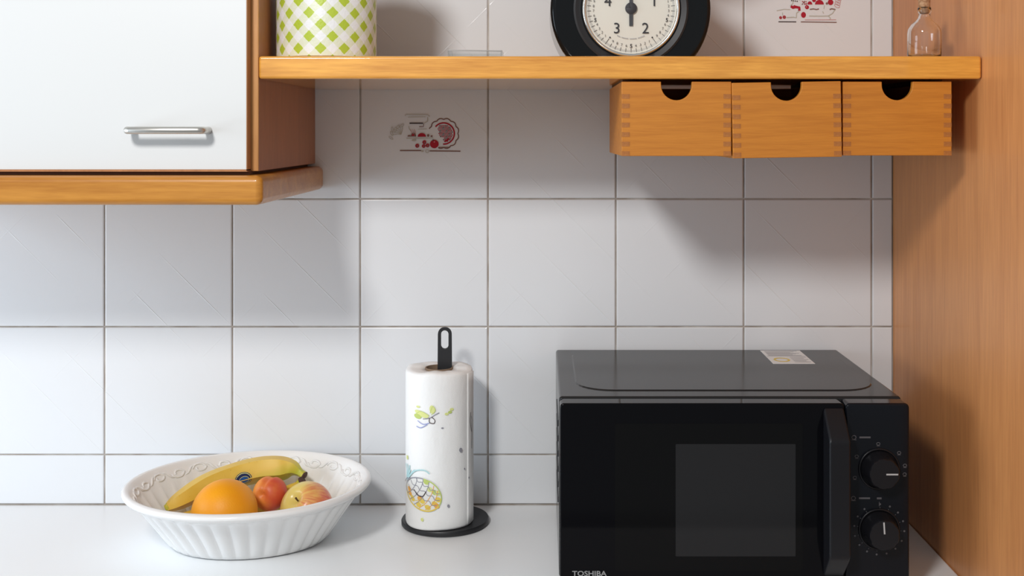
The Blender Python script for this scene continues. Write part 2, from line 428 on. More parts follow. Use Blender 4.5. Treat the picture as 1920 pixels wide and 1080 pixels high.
# ------------------------------------------------------------------ drawers
def drawer(x0, x1, zt, zb, yf, rot, label):
    wd, h, dp, t = x1-x0, zt-zb, .255, .0085
    r = thing('small_drawer', ((x0+x1)/2, yf, zb), label, 'drawer', 'small drawers under the shelf')
    R0, cd = .0193, .0235
    prof = [(-wd/2, 0), (wd/2, 0), (wd/2, h), (R0, h)]
    for i in range(0, 17):
        a = -PI*i/16; prof.append((R0*math.cos(a), h-(cd-R0)+R0*math.sin(a)))
    prof += [(-R0, h), (-wd/2, h)]
    obj('front', extrude(prof, 0, t), M['oak_drawer'], r, local=True, bev=.0008, seg=2)
    for s in (-1, 1):
        x = s*(wd/2-t/2); obj('side', box(x-t/2, x+t/2, t, dp, 0, h), M['oak_drawer'], r, local=True, bev=.0006, seg=1)
    obj('back', box(-wd/2+t, wd/2-t, dp-t, dp, 0, h), M['oak_drawer'], r, local=True)
    obj('bottom', box(-wd/2+t, wd/2-t, t, dp-t, .004, .008), M['oak_drawer'], r, local=True)
    pj = h/11.0
    bm = box(-.0049, .0049, -.0003, .004, -.0029, .0029)
    me = bpy.data.meshes.new('finger_joint'); bm.to_mesh(me); bm.free(); me.materials.append(M['oak_end'])
    for s in (-1, 1):
        for i in range(7):
            z = max(h-.0187-i*.01195, .0030)
            dup_mesh('finger_joint', me, r, (s*(wd/2-.0051), 0, z))
    r.rotation_euler = rot
    return r
drawer(.1008, .2385, 1.5462, 1.4526, -.3585, (0, 0, 0), 'small wooden drawer with finger joints, hanging farthest from the wood panel')
drawer(.2402, .3765, 1.5455, 1.4508, -.362, (0, math.radians(-.9), 0), 'small wooden drawer hanging slightly crooked between two others')
drawer(.3785, .5150, 1.5462, 1.4533, -.3585, (0, 0, 0), 'small wooden drawer hanging beside the wood panel')

# ------------------------------------------------------------------ gingham canister
def canister_mat():
    m = mat('green_gingham_tin', (.8, .8, .7), .4); k = N(m)
    tc = k.n('ShaderNodeTexCoord'); sx = k.n('ShaderNodeSeparateXYZ'); k.l(tc.outputs['Object'], sx.inputs[0])
    ang = k.math('ARCTAN2', sx.outputs[0], k.math('MULTIPLY', sx.outputs[1], -1))
    s = k.math('MULTIPLY', ang, .065)
    nz = k.noise(tc.outputs['Object'], 260, 2)
    jit = k.math('MULTIPLY', k.math('SUBTRACT', nz, .5), .0022)
    a = []
    for sg in ('ADD', 'SUBTRACT'):
        q = k.math('ADD', k.math(sg, k.math('ADD', s, jit), sx.outputs[2]), -.0083 if sg == 'ADD' else .0143)
        fr = k.math('FRACT', k.math('ADD', k.math('DIVIDE', q, .0300), 40.0))
        a.append(k.math('LESS_THAN', fr, .5))
    both = k.math('MULTIPLY', a[0], a[1]); one = k.math('MAXIMUM', a[0], a[1])
    c = k.mix(one, (.82, .82, .82), (.74, .76, .59)); c = k.mix(both, c, (.44, .55, .045))
    k.col(c); k.bump(k.noise(tc.outputs['Object'], 330, 3), .35, .001)
    return m
ca = thing('storage_canister', (-.2826, -.288, 1.5774), 'green and white gingham storage canister on the shelf', 'canister')
obj('body', lathe([(0, .0005), (.061, .0), (.0645, .002), (.065, .006), (.065, .165), (.0635, .168), (0, .168)], 72), canister_mat(), ca, local=True, angle=40)
lid = obj('lid', lathe([(0, .165), (.0665, .165), (.067, .167), (.067, .180), (.065, .184), (0, .188)], 64), mat('lime_lid', (.44, .55, .05), .35), ca, local=True, angle=40)
obj('knob', lathe([(0, .187), (.006, .188), (.006, .194), (.012, .199), (.012, .205), (.007, .209), (0, .209)], 24), mat('lid_knob', (.75, .75, .72), .3), lid, local=True, angle=40)

# ------------------------------------------------------------------ clear tray lying on the shelf
def glassy(name, tint, refl=.06):
    m = bpy.data.materials.new(name); m.use_nodes = True; t = m.node_tree; t.nodes.clear()
    o = t.nodes.new('ShaderNodeOutputMaterial'); mx = t.nodes.new('ShaderNodeMixShader'); tr = t.nodes.new('ShaderNodeBsdfTransparent')
    gl = t.nodes.new('ShaderNodeBsdfGlossy'); fr = t.nodes.new('ShaderNodeMath'); fr.operation = 'MULTIPLY_ADD'; fr.inputs[1].default_value = .6; fr.inputs[2].default_value = .03
    lw = t.nodes.new('ShaderNodeLayerWeight'); pw = t.nodes.new('ShaderNodeMath'); pw.operation = 'POWER'; pw.inputs[1].default_value = 4
    t.links.new(lw.outputs['Facing'], pw.inputs[0]); t.links.new(pw.outputs[0], fr.inputs[0])
    gl.inputs['Roughness'].default_value = .03; tr.inputs[0].default_value = (*tint, 1)
    t.links.new(fr.outputs[0], mx.inputs[0]); t.links.new(tr.outputs[0], mx.inputs[1]); t.links.new(gl.outputs[0], mx.inputs[2]); t.links.new(mx.outputs[0], o.inputs[0])
    return m
M['clear'] = glassy('clear_plastic', (.93, .94, .94))
tr = thing('clear_tray', (-.085, -.30, 1.5776), 'shallow clear plastic tray lying flat on the shelf', 'tray')
obj('base', box(-.034, .034, -.03, .03, 0, .0015), M['clear'], tr, local=True)
for s in (-1, 1):
    obj('side', box(s*.034-.001, s*.034+.001, -.03, .03, 0, .0108-.001*s), M['clear'], tr, local=True)
    if s < 0: obj('rim', box(-.035, .035, s*.03-.0009, s*.03+.0009, .0088, .0102), mat('tray_rim_edge', (.42, .42, .42), .2), tr, local=True).rotation_euler = (0, .022, 0)
    obj('side', box(-.034, .034, s*.03-.0009, s*.03+.0009, 0, .0095), M['clear'], tr, local=True)

# ------------------------------------------------------------------ kitchen scale with dial
sc = thing('kitchen_scale', (.1193, -.20, 1.5776), 'round black kitchen scale with a white dial on the shelf', 'scale')
cz = 1.6473-1.5776; yf = -.07   # dial centre above base; front plane relative to the base point
M['black_gloss'] = mat('glossy_black_plastic', (.005, .006, .007), .12, spec=.3)
M['black_matte'] = mat('satin_black_plastic', (.016, .016, .018), .5)
Rb = .1073; pr = []
a0 = math.asin(-cz/Rb)
for i in range(65):
    a = a0+(PI-2*a0)*i/64; pr.append((Rb*math.cos(a), cz+Rb*math.sin(a)))
obj('housing', extrude(pr, yf, yf+.145), M['black_gloss'], sc, local=True, bev=.011, seg=4)
ds = lathe([(.0765, -.003), (.0765, .0018), (.074, .003), (.067, .0008), (.064, -.004)], 72, (0, yf, cz), 'Y')
for v_ in ds.verts: v_.co.z = max(v_.co.z, .0008)
obj('dial_surround', ds, M['black_matte'], sc, local=True, angle=40)
obj('bezel', lathe([(.0640, -.002), (.0652, .003), (.0642, .0052), (.0625, .0058), (.0606, .0048), (.0600, .0005)], 72, (0, yf, cz), 'Y'), M['chrome'], sc, local=True, smooth=True)
dl = obj('dial', lathe([(0, .0012), (.062, .0012), (.062, .0004), (0, .0004)], 64, (0, yf, cz), 'Y'), mat('ivory_dial_face', (.80, .775, .69), .5), sc, local=True)
p = Print(lambda u, v, lf: Vector((u, yf-.0012-lf, cz+v)), [M['p_ink'], M['p_grey']])
I_, Gy = M['p_ink'], M['p_grey']
def pol(r, a): return (r*math.sin(a), r*math.cos(a))
for i in range(250):
    a = 2*PI*i/250; big = i % 50 == 0; mid = i % 5 == 0
    p.stroke([pol(.0585, a), pol(.0495 if big else (.0535 if mid else .0555), a)], .0006 if big or mid else .0003, I_ if mid else Gy)
for i in range(5):
    a = 2*PI*i/5; d = str(i) if i else '5'
    u, v = pol(.0325, a); put_text(p, d, u, v, .0142, I_, bold=True)
    u, v = pol(.0478, a); p.ell(u, v, .0011, .0011, I_, n=8, rings=1)
    for j in range(1, 10):
        u, v = pol(.0500, a+2*PI*j/50); put_text(p, str(j), u, v, .0052 if j == 5 else .0034, I_)
for i in range(24):
    if i % 7 == 6: continue
    a = PI-.45+.9*i/23; q = pol(.0405+.004*abs(math.cos(3*(a-PI)))*0, a); q2 = pol(.0405, a+.024)
    p.stroke([q, q2], .0011, Gy)
obj('dial_print', p.bm, [I_, Gy], dl, local=True)
M['needle'] = mat('needle_grey', (.045, .045, .052), .5)
nd = obj('needle', extrude([(-.0024, cz-.0235), (.0024, cz-.0235), (.0026, cz), (.0010, cz+.047), (-.0010, cz+.047), (-.0026, cz)], yf-.0034, yf-.0026), M['needle'], sc, local=True)
obj('hub', lathe([(0, .0012), (.0078, .0012), (.0078, .0042), (.0068, .005), (0, .005)], 32, (0, yf, cz), 'Y'), M['needle'], sc, local=True, angle=40)
obj('glass', lathe([(0, .0050), (.0602, .0050), (.0602, .0044), (0, .0044)], 48, (0, yf, cz), 'Y'), glassy('dial_glass', (.98, .98, .98)), sc, local=True, angle=30)
obj('neck', lathe([(.03, cz+Rb-.006), (.03, cz+Rb+.02), (.04, cz+Rb+.024)], 32), M['black_matte'], sc, local=True, angle=40).location = (0, yf+.07, 0)
obj('tray', lathe([(0, cz+Rb+.022), (.10, cz+Rb+.022), (.125, cz+Rb+.04), (.122, cz+Rb+.042), (.098, cz+Rb+.026), (0, cz+Rb+.026)], 48), M['steel'], sc, local=True, angle=40).location = (0, yf+.07, 0)

# ------------------------------------------------------------------ corked bottle
bo = thing('glass_bottle', (.4985, -.305, 1.5777), 'little clear glass bottle with a cork, beside the wood panel', 'bottle')
gl = mat('clear_glass', (1, 1, 1), .0, trans=1, ior=1.45)
prof = [(0, .0), (.018, .0), (.0208, .002), (.0213, .006), (.0213, .034), (.0205, .039), (.0165, .045), (.0105, .050), (.0078, .054), (.0072, .058), (.0078, .0595), (.0085, .0615), (.0085, .066), (.0078, .0672),
        (.0062, .067), (.0058, .058), (.0068, .053), (.0098, .0488), (.0155, .0438), (.0192, .0384), (.0199, .034), (.0199, .006), (.0185, .0035), (0, .003)]
obj('body', lathe(prof, 40), gl, bo, local=True, smooth=True)
ck = mat('cork', (.45, .26, .14), .85); k = N(ck); k.col(k.ramp(k.noise(k.coords(), 300, 3), [(.35, (.30, .15, .07)), (.65, (.52, .32, .18))]))
obj('cork', lathe([(0, .060), (.0058, .060), (.0062, .067), (.0072, .0675), (.0076, .078), (.0070, .079), (0, .079)], 24), ck, bo, local=True, angle=40)

# ------------------------------------------------------------------ microwave
mw = thing('microwave_oven', (.2412, -.19, .9), 'black microwave oven with two dials and a glossy dark door', 'microwave')
M['mw_shell'] = mat('dark_grey_enamel', (.022, .022, .0225), .17, spec=.15)
M['mw_black'] = mat('glossy_black_door', (.003, .003, .004), .06, spec=.12)
M['mw_satin'] = mat('satin_black', (.008, .008, .010), .34, spec=.3)
M['mw_panel'] = mat('gloss_charcoal_panel', (.005, .006, .009), .12, spec=.22)
MX0, MX1, MZ0, MZ1, MY0, MY1 = .0225, .4600, .913, 1.1448, -.3335, -.014
obj('shell', box(MX0, MX1, MY0, MY1, MZ0, MZ1), M['mw_shell'], mw, bev=.004, seg=3)
# raised lid field on top with rounded corners
def top_outline(x0, x1, y0, y1, r): return rrect(x0, x1, y0, y1, r, 8)
bm = bmesh.new(); ol = top_outline(.045, .4445, -.300, -.022, .05); il = top_outline(.0475, .442, -.2975, -.0245, .048)
a = [bm.verts.new((x, y, MZ1-.0004)) for x, y in ol]; b = [bm.verts.new((x, y, MZ1+.0012)) for x, y in il]
for i in range(len(a)): bm.faces.new((a[i], a[(i+1) % len(a)], b[(i+1) % len(a)], b[i]))
bm.faces.new(b)
obj('top_field', bm, M['mw_shell'], mw)
for x in (.06, .42):
    for y in (-.31, -.05):
        obj('foot', lathe([(0, 0), (.010, 0), (.012, .003), (.012, .0135), (0, .0135)], 20, (x, y, .9)), M['mw_satin'], mw, angle=40)
FY = -.3625
dm = obj('door', extrude(rrect(MX0+.0008, .3798, .916, 1.1430, .005), FY, MY0-.001), M['mw_black'], mw, bev=.0025, seg=3)
obj('window_surround', extrude(rrect(.092, .327, .934, 1.118, .003), FY-.0004, FY+.001), mat('tinted_window_border', (.0042, .0042, .0045), .07, spec=.12), dm)
obj('window', extrude(rrect(.168, .318, .952, 1.0925, .001), FY-.0008, FY), mat('tinted_window_mesh', (.017, .017, .018), .09, spec=.2), dm)
cp = obj('control_panel', extrude(rrect(.3808, MX1+.001, .916, 1.1430, .006), FY, MY0-.001), M['mw_panel'], mw, bev=.003, seg=3)
# handle: side profile (y, z) swept over its width
hb = bmesh.new(); zz = [(FY+.0005, 1.139), (FY-.030, 1.108), (FY-.033, 1.103), (FY-.033, .962), (FY-.030, .957), (FY+.0005, .926)]
hx0, hx1 = .3525, .3790
A = [hb.verts.new((hx0, y, z)) for y, z in zz]; Bv = [hb.verts.new((hx1, y, z)) for y, z in zz]
hb.faces.new(A); hb.faces.new(Bv[::-1])
for i in range(len(zz)): hb.faces.new((A[i], Bv[i], Bv[(i+1) % 6], A[(i+1) % 6]))
obj('handle', hb, M['mw_satin'], dm, bev=.003, seg=3)
KX = .4227
for kz, pa in ((1.0612, 0.0), (.9857, PI/2*1.04)):
    obj('dial_ring', lathe([(.0262, -.001), (.0262, .0012), (.0245, .0022), (.0232, .0008), (.0232, -.001)], 40, (KX, FY, kz), 'Y'), M['mw_satin'], cp, smooth=True)
    # knob with finger scallops
    kb = bmesh.new(); rows = []
    for r, h, sc_ in ((.0228, 0, 0), (.0226, .006, 0), (.0205, .010, .3), (.0192, .022, 1), (.0180, .0235, 1)):
        rows.append([kb.verts.new((KX+math.cos(2*PI*i/72)*r*(1-.035*sc_*max(0, math.cos(9*2*PI*i/72))), FY-h, kz+math.sin(2*PI*i/72)*r*(1-.035*sc_*max(0, math.cos(9*2*PI*i/72))))) for i in range(72)])
    for q, s in zip(rows, rows[1:]):
        for i in range(72): kb.faces.new((q[i], q[(i+1) % 72], s[(i+1) % 72], s[i]))
    kb.faces.new(rows[-1])
    kn = obj('knob', kb, M['mw_satin'], mw, angle=40)
    c, s = math.cos(pa), math.sin(pa)
    q = [(.002, -.0009), (.0165, -.0009), (.0165, .0009), (.002, .0009)]
    obj('pointer', extrude([(KX+u*c-v*s, kz+u*s+v*c) for u, v in q], FY-.0240, FY-.0232), mat('pointer_white', (.45, .45, .45), .5), kn)
PMW = [M['p_mwgrey']]; g_ = PMW[0]
def pnl(u, v, lf): return Vector((u, FY-.0002-lf, v))
p = Print(pnl, PMW)
sc1 = 1.4375/2153.7
def pp(a, b): return ((a-1015)*sc1, EYE-(b-248)*sc1)
for (a, b) in ((1601, 820), (1600, 934)):
    u, v = pp(a, b); p.arc(u, v, .0026, .0024, .0009, g_, n=12); p.stroke([(u-.003, v-.003), (u+.003, v-.003)], .0008, g_)
    u, v = pp(a+20, b); p.stroke([(u-.0065, v), (u+.0075, v)], .0022, g_)
for i, a in enumerate((200, 150, 92, 40, 8, -12)):
    u, v = KX+.0325*math.cos(math.radians(a)), 1.0612+.0315*math.sin(math.radians(a))
    p.arc(u, v, .0022, .0018, .0009, g_, n=8); p.stroke([(u-.002, v-.0026), (u+.002, v-.0026)], .0007, g_)
u, v = KX, 1.0245; p.stroke([(u-.003, v), (u+.003, v)], .0024, g_)
for i in range(15):
    a = math.radians(88-i*23); r = .0315; u, v = KX+r*math.cos(a), .9857+r*math.sin(a)
    p.ell(u, v, .0013, .0013, g_, n=8, rings=1)
    u0, v0 = KX+.028*math.cos(a), .9857+.028*math.sin(a); p.stroke([(u0, v0), (KX+.0265*math.cos(a), .9857+.0265*math.sin(a))], .0006, g_)
p.stroke([(KX, .9857+.029), (KX, .9857+.0345)], .0008, g_)
obj('panel_print', p.bm, PMW, cp, kind='stuff')
p = Print(pnl, [mat('logo_silver', (.33, .33, .33), .35, metal=.4)])
put_text(p, 'TOSHIBA', .0602, .9304, .0066, p.mats[0], width=.0432, bold=True)
obj('logo', p.bm, p.mats, dm)
lb = obj('sticker', box(.337, .398, -.131, -.030, MZ1+.0011, MZ1+.0015), M['p_label'], mw)
p = Print(lambda u, v, lf: Vector((.337+u*.061, -.131+v*.101, MZ1+.0015+lf)), [M['p_grey'], M['p_yellow'], M['p_white']])
g2, y2, w2 = p.mats
p.stroke([(.02, .55), (.98, .55)], .015, g2)
for i in range(7): p.stroke([(.08, .93-i*.055), (.9-.1*(i % 3), .93-i*.055)], .018, g2)
p.arc(.30, .28, .17, .13, .05, y2, n=20)
for i in range(5): p.stroke([(.56, .46-i*.085), (.95-.08*(i % 2), .46-i*.085)], .02, g2)
obj('sticker_print', p.bm, p.mats, lb)
for i in range(6):
    z = 1.10-i*.02; obj('vent_slot', box(MX0-.0012, MX0+.001, -.29, -.17, z-.004, z+.004), M['mw_satin'], mw)

# ------------------------------------------------------------------ fruit bowl
BC = Vector((-.4150, -.1690, .9)); BA, BB, BT = .1716, .1560, math.radians(7.5)
def ell_phi(n):
    """n parameters equally spaced by arc length"""
    m = 4000; acc = [0]
    for i in range(m):
        t = 2*PI*(i+.5)/m; acc.append(acc[-1]+math.hypot(BA*math.sin(t), BB*math.cos(t))*2*PI/m)
    out = []; j = 0
    for i in range(n):
        s = acc[-1]*i/n
        while acc[j+1] < s: j += 1
        out.append(2*PI*(j+(s-acc[j])/(acc[j+1]-acc[j]))/m)
    return out
NF, SEG = 36, 8
phis = ell_phi(NF*SEG)
prof = [(.0, .004, 0), (.55, .004, 0), (.575, .0005, 0), (.60, .0, 0), (.63, .0025, .15), (.66, .009, .8), (.70, .019, 1), (.76, .034, 1), (.82, .049, 1), (.875, .062, .9), (.915, .0695, .35),
        (.945, .0725, 0), (.980, .0760, 0), (.998, .0800, 0), (1.0, .0825, 0), (.992, .0850, 0), (.972, .0862, 0), (.950, .0850, 0), (.935, .0815, 0),
        (.905, .0745, .0), (.875, .066, .1), (.83, .054, .9), (.77, .040, 1), (.70, .024, 1), (.645, .0135, .7), (.60, .0095, 0), (.40, .008, 0), (0, .008, 0)]
prof = [(a, b*1.036, c) for a, b, c in prof]
bm = bmesh.new(); rows = []
ninner = 18
for ri, (kf, z, am) in enumerate(prof):
    if kf == 0: rows.append([bm.verts.new((0, 0, z))]); continue
    row = []
    for i, t in enumerate(phis):
        fl = (abs(math.cos(PI*i/SEG))**.8-.55)*.0042*am*(1 if ri < ninner else .8)
        q = min(1, max(0, (1-kf)/.4)); x, y = kf*BA*math.cos(t), kf*BB*math.sin(t)*(1-.17*q)+.012*q
        nx, ny = math.cos(t)/BA, math.sin(t)/BB; L = math.hypot(nx, ny)
        row.append(bm.verts.new((x+nx/L*fl, y+ny/L*fl, z)))
    rows.append(row)
n = len(phis)
for a, b in zip(rows, rows[1:]):
    for i in range(n):
        j = (i+1) % n
        if len(a) == 1: bm.faces.new((a[0], b[i], b[j]))
        elif len(b) == 1: bm.faces.new((a[i], a[j], b[0]))
        else: bm.faces.new((a[i], a[j], b[j], b[i]))
ceramic = mat('white_glazed_ceramic', (.83, .825, .815), .16)
fb = thing('fruit_bowl', BC, 'white fluted oval ceramic bowl holding fruit on the worktop', 'bowl')
fb.rotation_euler = (0, 0, BT)
obj('bowl', bm, ceramic, fb, local=True, smooth=True)
# scrolls in relief below the inner rim
bm = bmesh.new(); NS = 26; ph = ell_phi(NS*20)
def inner(i, d, up):
    """point on the inner band: arc index i, shift d along it (m), height 0..1"""
    t = ph[int(round(i)) % len(ph)]; kf = .880+.055*up; z = .0690+.0158*up
    q = (1-kf)/.4; x, y = kf*BA*math.cos(t), kf*BB*math.sin(t)*(1-.17*q)+.012*q; return Vector((x*.996, y*.996, z))
for sgl in range(NS):
    c = sgl*20; fl = 1 if sgl % 2 else -1
    pts = []
    for q in range(19):
        g = q/18*2.2*PI; r = 7.5*(1-q/26)
        pts.append(inner(c+r*math.cos(g)*.95+q*.05, 0, .45+fl*.42*math.sin(g)*(1-q/26)))
    tube(pts, [.0013+.0006*math.sin(PI*i/18) for i in range(19)], 6, bm)
    pts = [inner(c+10+(q-4)*1.2, 0, .45+.3*fl*math.cos(q/8*PI)) for q in range(9)]
    tube(pts, [.0006+.0014*math.sin(PI*i/8) for i in range(9)], 6, bm)
obj('scroll_relief', bm, ceramic, fb, local=True, smooth=True)

# ------------------------------------------------------------------ fruit
def skin(name, stops, scale, rough, bump_scale=0, bump=.2, stretch=(1, 1, 1), dist=0., coat=0.):
    m = mat(name, stops[0][1], rough, sub=.08, coat=coat); k = N(m)
    k.col(k.ramp(k.noise(k.coords(stretch), scale, 3, .5, dist), stops))
    if bump_scale: k.bump(k.noise(k.coords(), bump_scale, 2), bump, .0006)
    return m
def ball(R, fn, n=48, m=32):
    """sphere with radius modulated by fn(theta from top, phi)"""
    bm = bmesh.new(); rows = []
    for i in range(m+1):
        th = PI*i/m
        if i in (0, m): rows.append([bm.verts.new((0, 0, fn(th, 0)*R*math.cos(th)))]); continue
        rows.append([bm.verts.new((fn(th, 2*PI*j/n)*R*math.sin(th)*math.cos(2*PI*j/n), fn(th, 2*PI*j/n)*R*math.sin(th)*math.sin(2*PI*j/n), fn(th, 2*PI*j/n)*R*math.cos(th))) for j in range(n)])
    for a, b in zip(rows, rows[1:]):
        for i in range(n):
            j = (i+1) % n
            if len(a) == 1: bm.faces.new((a[0], b[i], b[j]))
            elif len(b) == 1: bm.faces.new((a[i], b[0], a[j]))
            else: bm.faces.new((a[i], b[i], b[j], a[j]))
    return bm
og = thing('orange', (-.4400, -.205, .955), 'round bright orange lying in front of the bananas', 'orange')
obj('peel', ball(.0450, lambda t, p: 1-.02*abs(math.cos(t))**3), skin('orange_peel', [(.3, (.84, .30, .002)), (.7, (.90, .38, .004))], 14, .5, 420, .35), og, local=True, smooth=True)
obj('navel', lathe([(0, .0448), (.0018, .0449), (.0026, .0440)], 10), mat('orange_navel', (.25, .22, .04), .7), og, local=True)
og.rotation_euler = (.5, 2.4, 0)
def apr(t, p):
    d = min(abs((p-PI/2+PI) % (2*PI)-PI), PI)
    return 1-.12*math.exp(-(d/.20)**2)*max(0, math.sin(t))**.6-.24*math.exp(-(t/.26)**2)-.04*math.cos(t)**2
apm = mat('apricot_skin', (.75, .26, .06), .45, sub=.1); k = N(apm)
v = k.coords(); sx = k.n('ShaderNodeSeparateXYZ'); k.l(v, sx.inputs[0])
f = k.math('ADD', k.math('MULTIPLY', sx.outputs[0], 14), k.math('MULTIPLY', k.noise(v, 45, 3), .8))
k.col(k.ramp(f, [(.18, (.80, .30, .05)), (.68, (.62, .085, .035))]))
ap = thing('apricot', (-.3925, -.138, .9600), 'blushed apricot tucked between the orange and the apple', 'apricot')
obj('flesh', ball(.0248, apr), apm, ap, local=True, smooth=True)
ap.rotation_euler = (math.radians(80), 0, math.radians(-18))
def app(t, p):
    return 1-.34*math.exp(-(t/.26)**2)-.2*math.exp(-((PI-t)/.22)**2)+.02*math.cos(5*p)*math.sin(t)*max(0, -math.cos(t))+.03*math.cos(t)-.03*math.cos(t)**2
am = mat('apple_skin', (.8, .5, .2), .28, sub=.05); k = N(am)
v = k.coords(); sx = k.n('ShaderNodeSeparateXYZ'); k.l(v, sx.inputs[0])
an = k.math('ARCTAN2', sx.outputs[1], sx.outputs[0])
cb = k.n('ShaderNodeCombineXYZ'); k.l(k.math('MULTIPLY', an, 5), cb.inputs[0]); k.l(k.math('MULTIPLY', sx.outputs[2], 25), cb.inputs[1])
stk = k.noise(cb.outputs[0], 2.0, 4, .65)
blush = k.math('ADD', k.math('MULTIPLY', sx.outputs[0], 13), k.math('MULTIPLY', k.noise(v, 30, 2), .7))
f = k.math('ADD', k.math('MULTIPLY', stk, .75), k.math('SUBTRACT', blush, .42))
k.col(k.ramp(f, [(.32, (.76, .60, .17)), (.55, (.74, .36, .12)), (.82, (.55, .06, .055))]))
al = thing('apple', (-.3345, -.160, .9452), 'red and yellow streaked apple at the narrow end of the bowl', 'apple')
obj('flesh', ball(.0375, app), am, al, local=True, smooth=True)
obj('stem', tube([(0, 0, .022), (.0005, 0, .029), (.0015, .0005, .0345)], [.0011, .0011, .0016], 8), mat('apple_stem', (.10, .055, .02), .8), al, local=True, smooth=True)
al.rotation_euler = (math.radians(50), 0, math.radians(-28))

bnm = mat('banana_peel', (.75, .5, .06), .42, sub=.05); k = N(bnm)
v = k.coords(); f = k.noise(v, 22, 3)
c0 = k.ramp(f, [(.3, (.72, .47, .05)), (.7, (.80, .55, .10))])
fine = k.noise(v, 160, 2); sp_ = k.ramp(fine, [(.22, (.55, .33, .04)), (.32, (1, 1, 1))])
c1 = k.mix(.55, c0, sp_, 'MULTIPLY'); sx = k.n('ShaderNodeSeparateXYZ'); k.l(v, sx.inputs[0])
gf = k.math('ADD', k.math('MULTIPLY', sx.outputs[0], 9), k.math('SUBTRACT', k.math('MULTIPLY', f, .8), k.math('MULTIPLY', sx.outputs[2], 24)))
k.col(k.mix(k.math('MULTIPLY', k.math('SUBTRACT', gf, .50, clamp=True), 1.8, clamp=True), c1, (.46, .47, .03)))
bng = mat('banana_green', (.42, .44, .04), .45); bnb = mat('banana_stem_brown', (.075, .035, .025), .8)
k = N(bng); k.col(k.ramp(k.noise(k.coords(), 60, 3), [(.3, (.40, .42, .03)), (.7, (.60, .52, .06))]))
def banana(path, rads, label, flip=1):
    root = thing('banana', path[len(path)//2], label, 'banana')
    full = spline([(*p, r) for p, r in zip(path, rads)], 8)
    pts = [q[:3] for q in full]; rr = [q[3] for q in full]
    fac = lambda g: .18+.82*1.12*math.cos(PI/5)/math.cos(((g-PI/10+1e-6) % (2*PI/5))-PI/5)
    nt, ns = 4, len(pts)-6
    obj('peel', tube(pts[2:ns+1], rr[2:ns+1], 20, squash=fac), bnm, root, angle=27)
    obj('neck', tube(pts[ns-1:ns+5], [r*1.01 for r in rr[ns-1:ns+5]], 20, squash=fac), bng, root, smooth=True)
    obj('stem_end', tube(pts[ns+3:], [r*1.15 for r in rr[ns+3:]], 12, squash=fac), bnb, root, smooth=True)
    obj('tip', tube(pts[:4], [r*1.02 for r in rr[:4]], 16, squash=fac), bng, root, smooth=True)
    return root
b1 = banana([(-.5345, -.168, .9475), (-.519, -.158, .9545), (-.490, -.125, .9660), (-.457, -.100, .9735), (-.421, -.085, .9790), (-.390, -.080, .9795), (-.373, -.081, .9795), (-.3615, -.084, .9745), (-.3525, -.088, .9700)],
            [.0045, .0115, .0165, .0178, .0182, .0172, .0115, .0058, .0055], 'long yellow banana with a blue sticker, lying uppermost in the bowl')
b2 = banana([(-.522, -.192, .9330), (-.507, -.185, .9335), (-.478, -.160, .9310), (-.448, -.132, .9300), (-.418, -.108, .9310), (-.392, -.098, .9360), (-.373, -.098, .9500), (-.3610, -.101, .9600), (-.3525, -.105, .9690)],
            [.0045, .0115, .0160, .0170, .0165, .0150, .0095, .0055, .0055], 'banana half hidden underneath the other fruit')
# oval sticker wrapped on the upper banana
sx_, sy_ = Vector((-.4465, -.0940, .9778)), .0188
ax = (Vector((-.425, -.085, .9815))-Vector((-.460, -.100, .9755))).normalized(); fr_ = Vector((.35, -.85, -.28)); fr_ = (fr_-ax*fr_.dot(ax)).normalized(); up_ = fr_.cross(ax)*-1
if up_.z < 0: up_ = -up_
p = Print(lambda u, v, lf: sx_+ax*u+(fr_*math.cos(v/.0184)+up_*math.sin(v/.0184))*(.0203+lf*2), [mat('sticker_navy', (.012, .03, .12), .35), mat('sticker_blue', (.02, .12, .42), .35), M['p_lime']])
p.ell(0, 0, .0125, .0100, p.mats[0], n=24); p.arc(0, 0, .0110, .0087, .0009, p.mats[2], n=24); p.ell(.001, -.001, .0075, .0055, p.mats[1], n=20)
p.arc(.001, -.001, .0072, .0052, .0006, p.mats[2], n=20)
obj('sticker', p.bm, p.mats, b1)

# ------------------------------------------------------------------ paper towel on a black holder
ph_ = thing('paper_towel_holder', (-.1433, -.086, .9), 'black paper towel holder with a round base and loop handle', 'holder')
M['holder'] = mat('black_powder_coat', (.018, .018, .02), .42)
obj('base', lathe([(0, .0), (.063, .0), (.065, .0015), (.0652, .006), (.064, .008), (0, .0085)], 72), M['holder'], ph_, local=True, angle=40)
obj('pole', tube([(-.0005, -.008, .006), (-.0005, -.008, .232)], .0075, 20), M['holder'], ph_, local=True, angle=40)
hb = bmesh.new()
def stadium(wd, z0, z1, n=10, flat=False):
    o = []
    for i in range(n+1): a = PI*i/n; o.append((wd*math.cos(a), z1-wd+wd*math.sin(a)))
    if flat: o += [(-wd, z0), (wd, z0)]
    else:
        for i in range(n+1): a = PI+PI*i/n; o.append((wd*math.cos(a), z0+wd+wd*math.sin(a)))
    return o
inn = stadium(.0055, .2615, .2885); NQ = len(inn)
out = []
for i in range(NQ):                                   # outer outline matched point for point
    if i <= 10: a = PI*i/10; out.append((.0103*math.cos(a), .2935-.0103+.0103*math.sin(a)))
    else:
        q = (i-11)/10; out.append((-.0108+.0216*q, .222))
L_ = []
for y in (-.0105, -.0060):
    L_.append(([hb.verts.new((x, y, z)) for x, z in inn], [hb.verts.new((x, y, z)) for x, z in out]))
for k_ in range(2):
    I2, O2 = L_[k_]
    for i in range(NQ): hb.faces.new((I2[i], I2[(i+1) % NQ], O2[(i+1) % NQ], O2[i]))
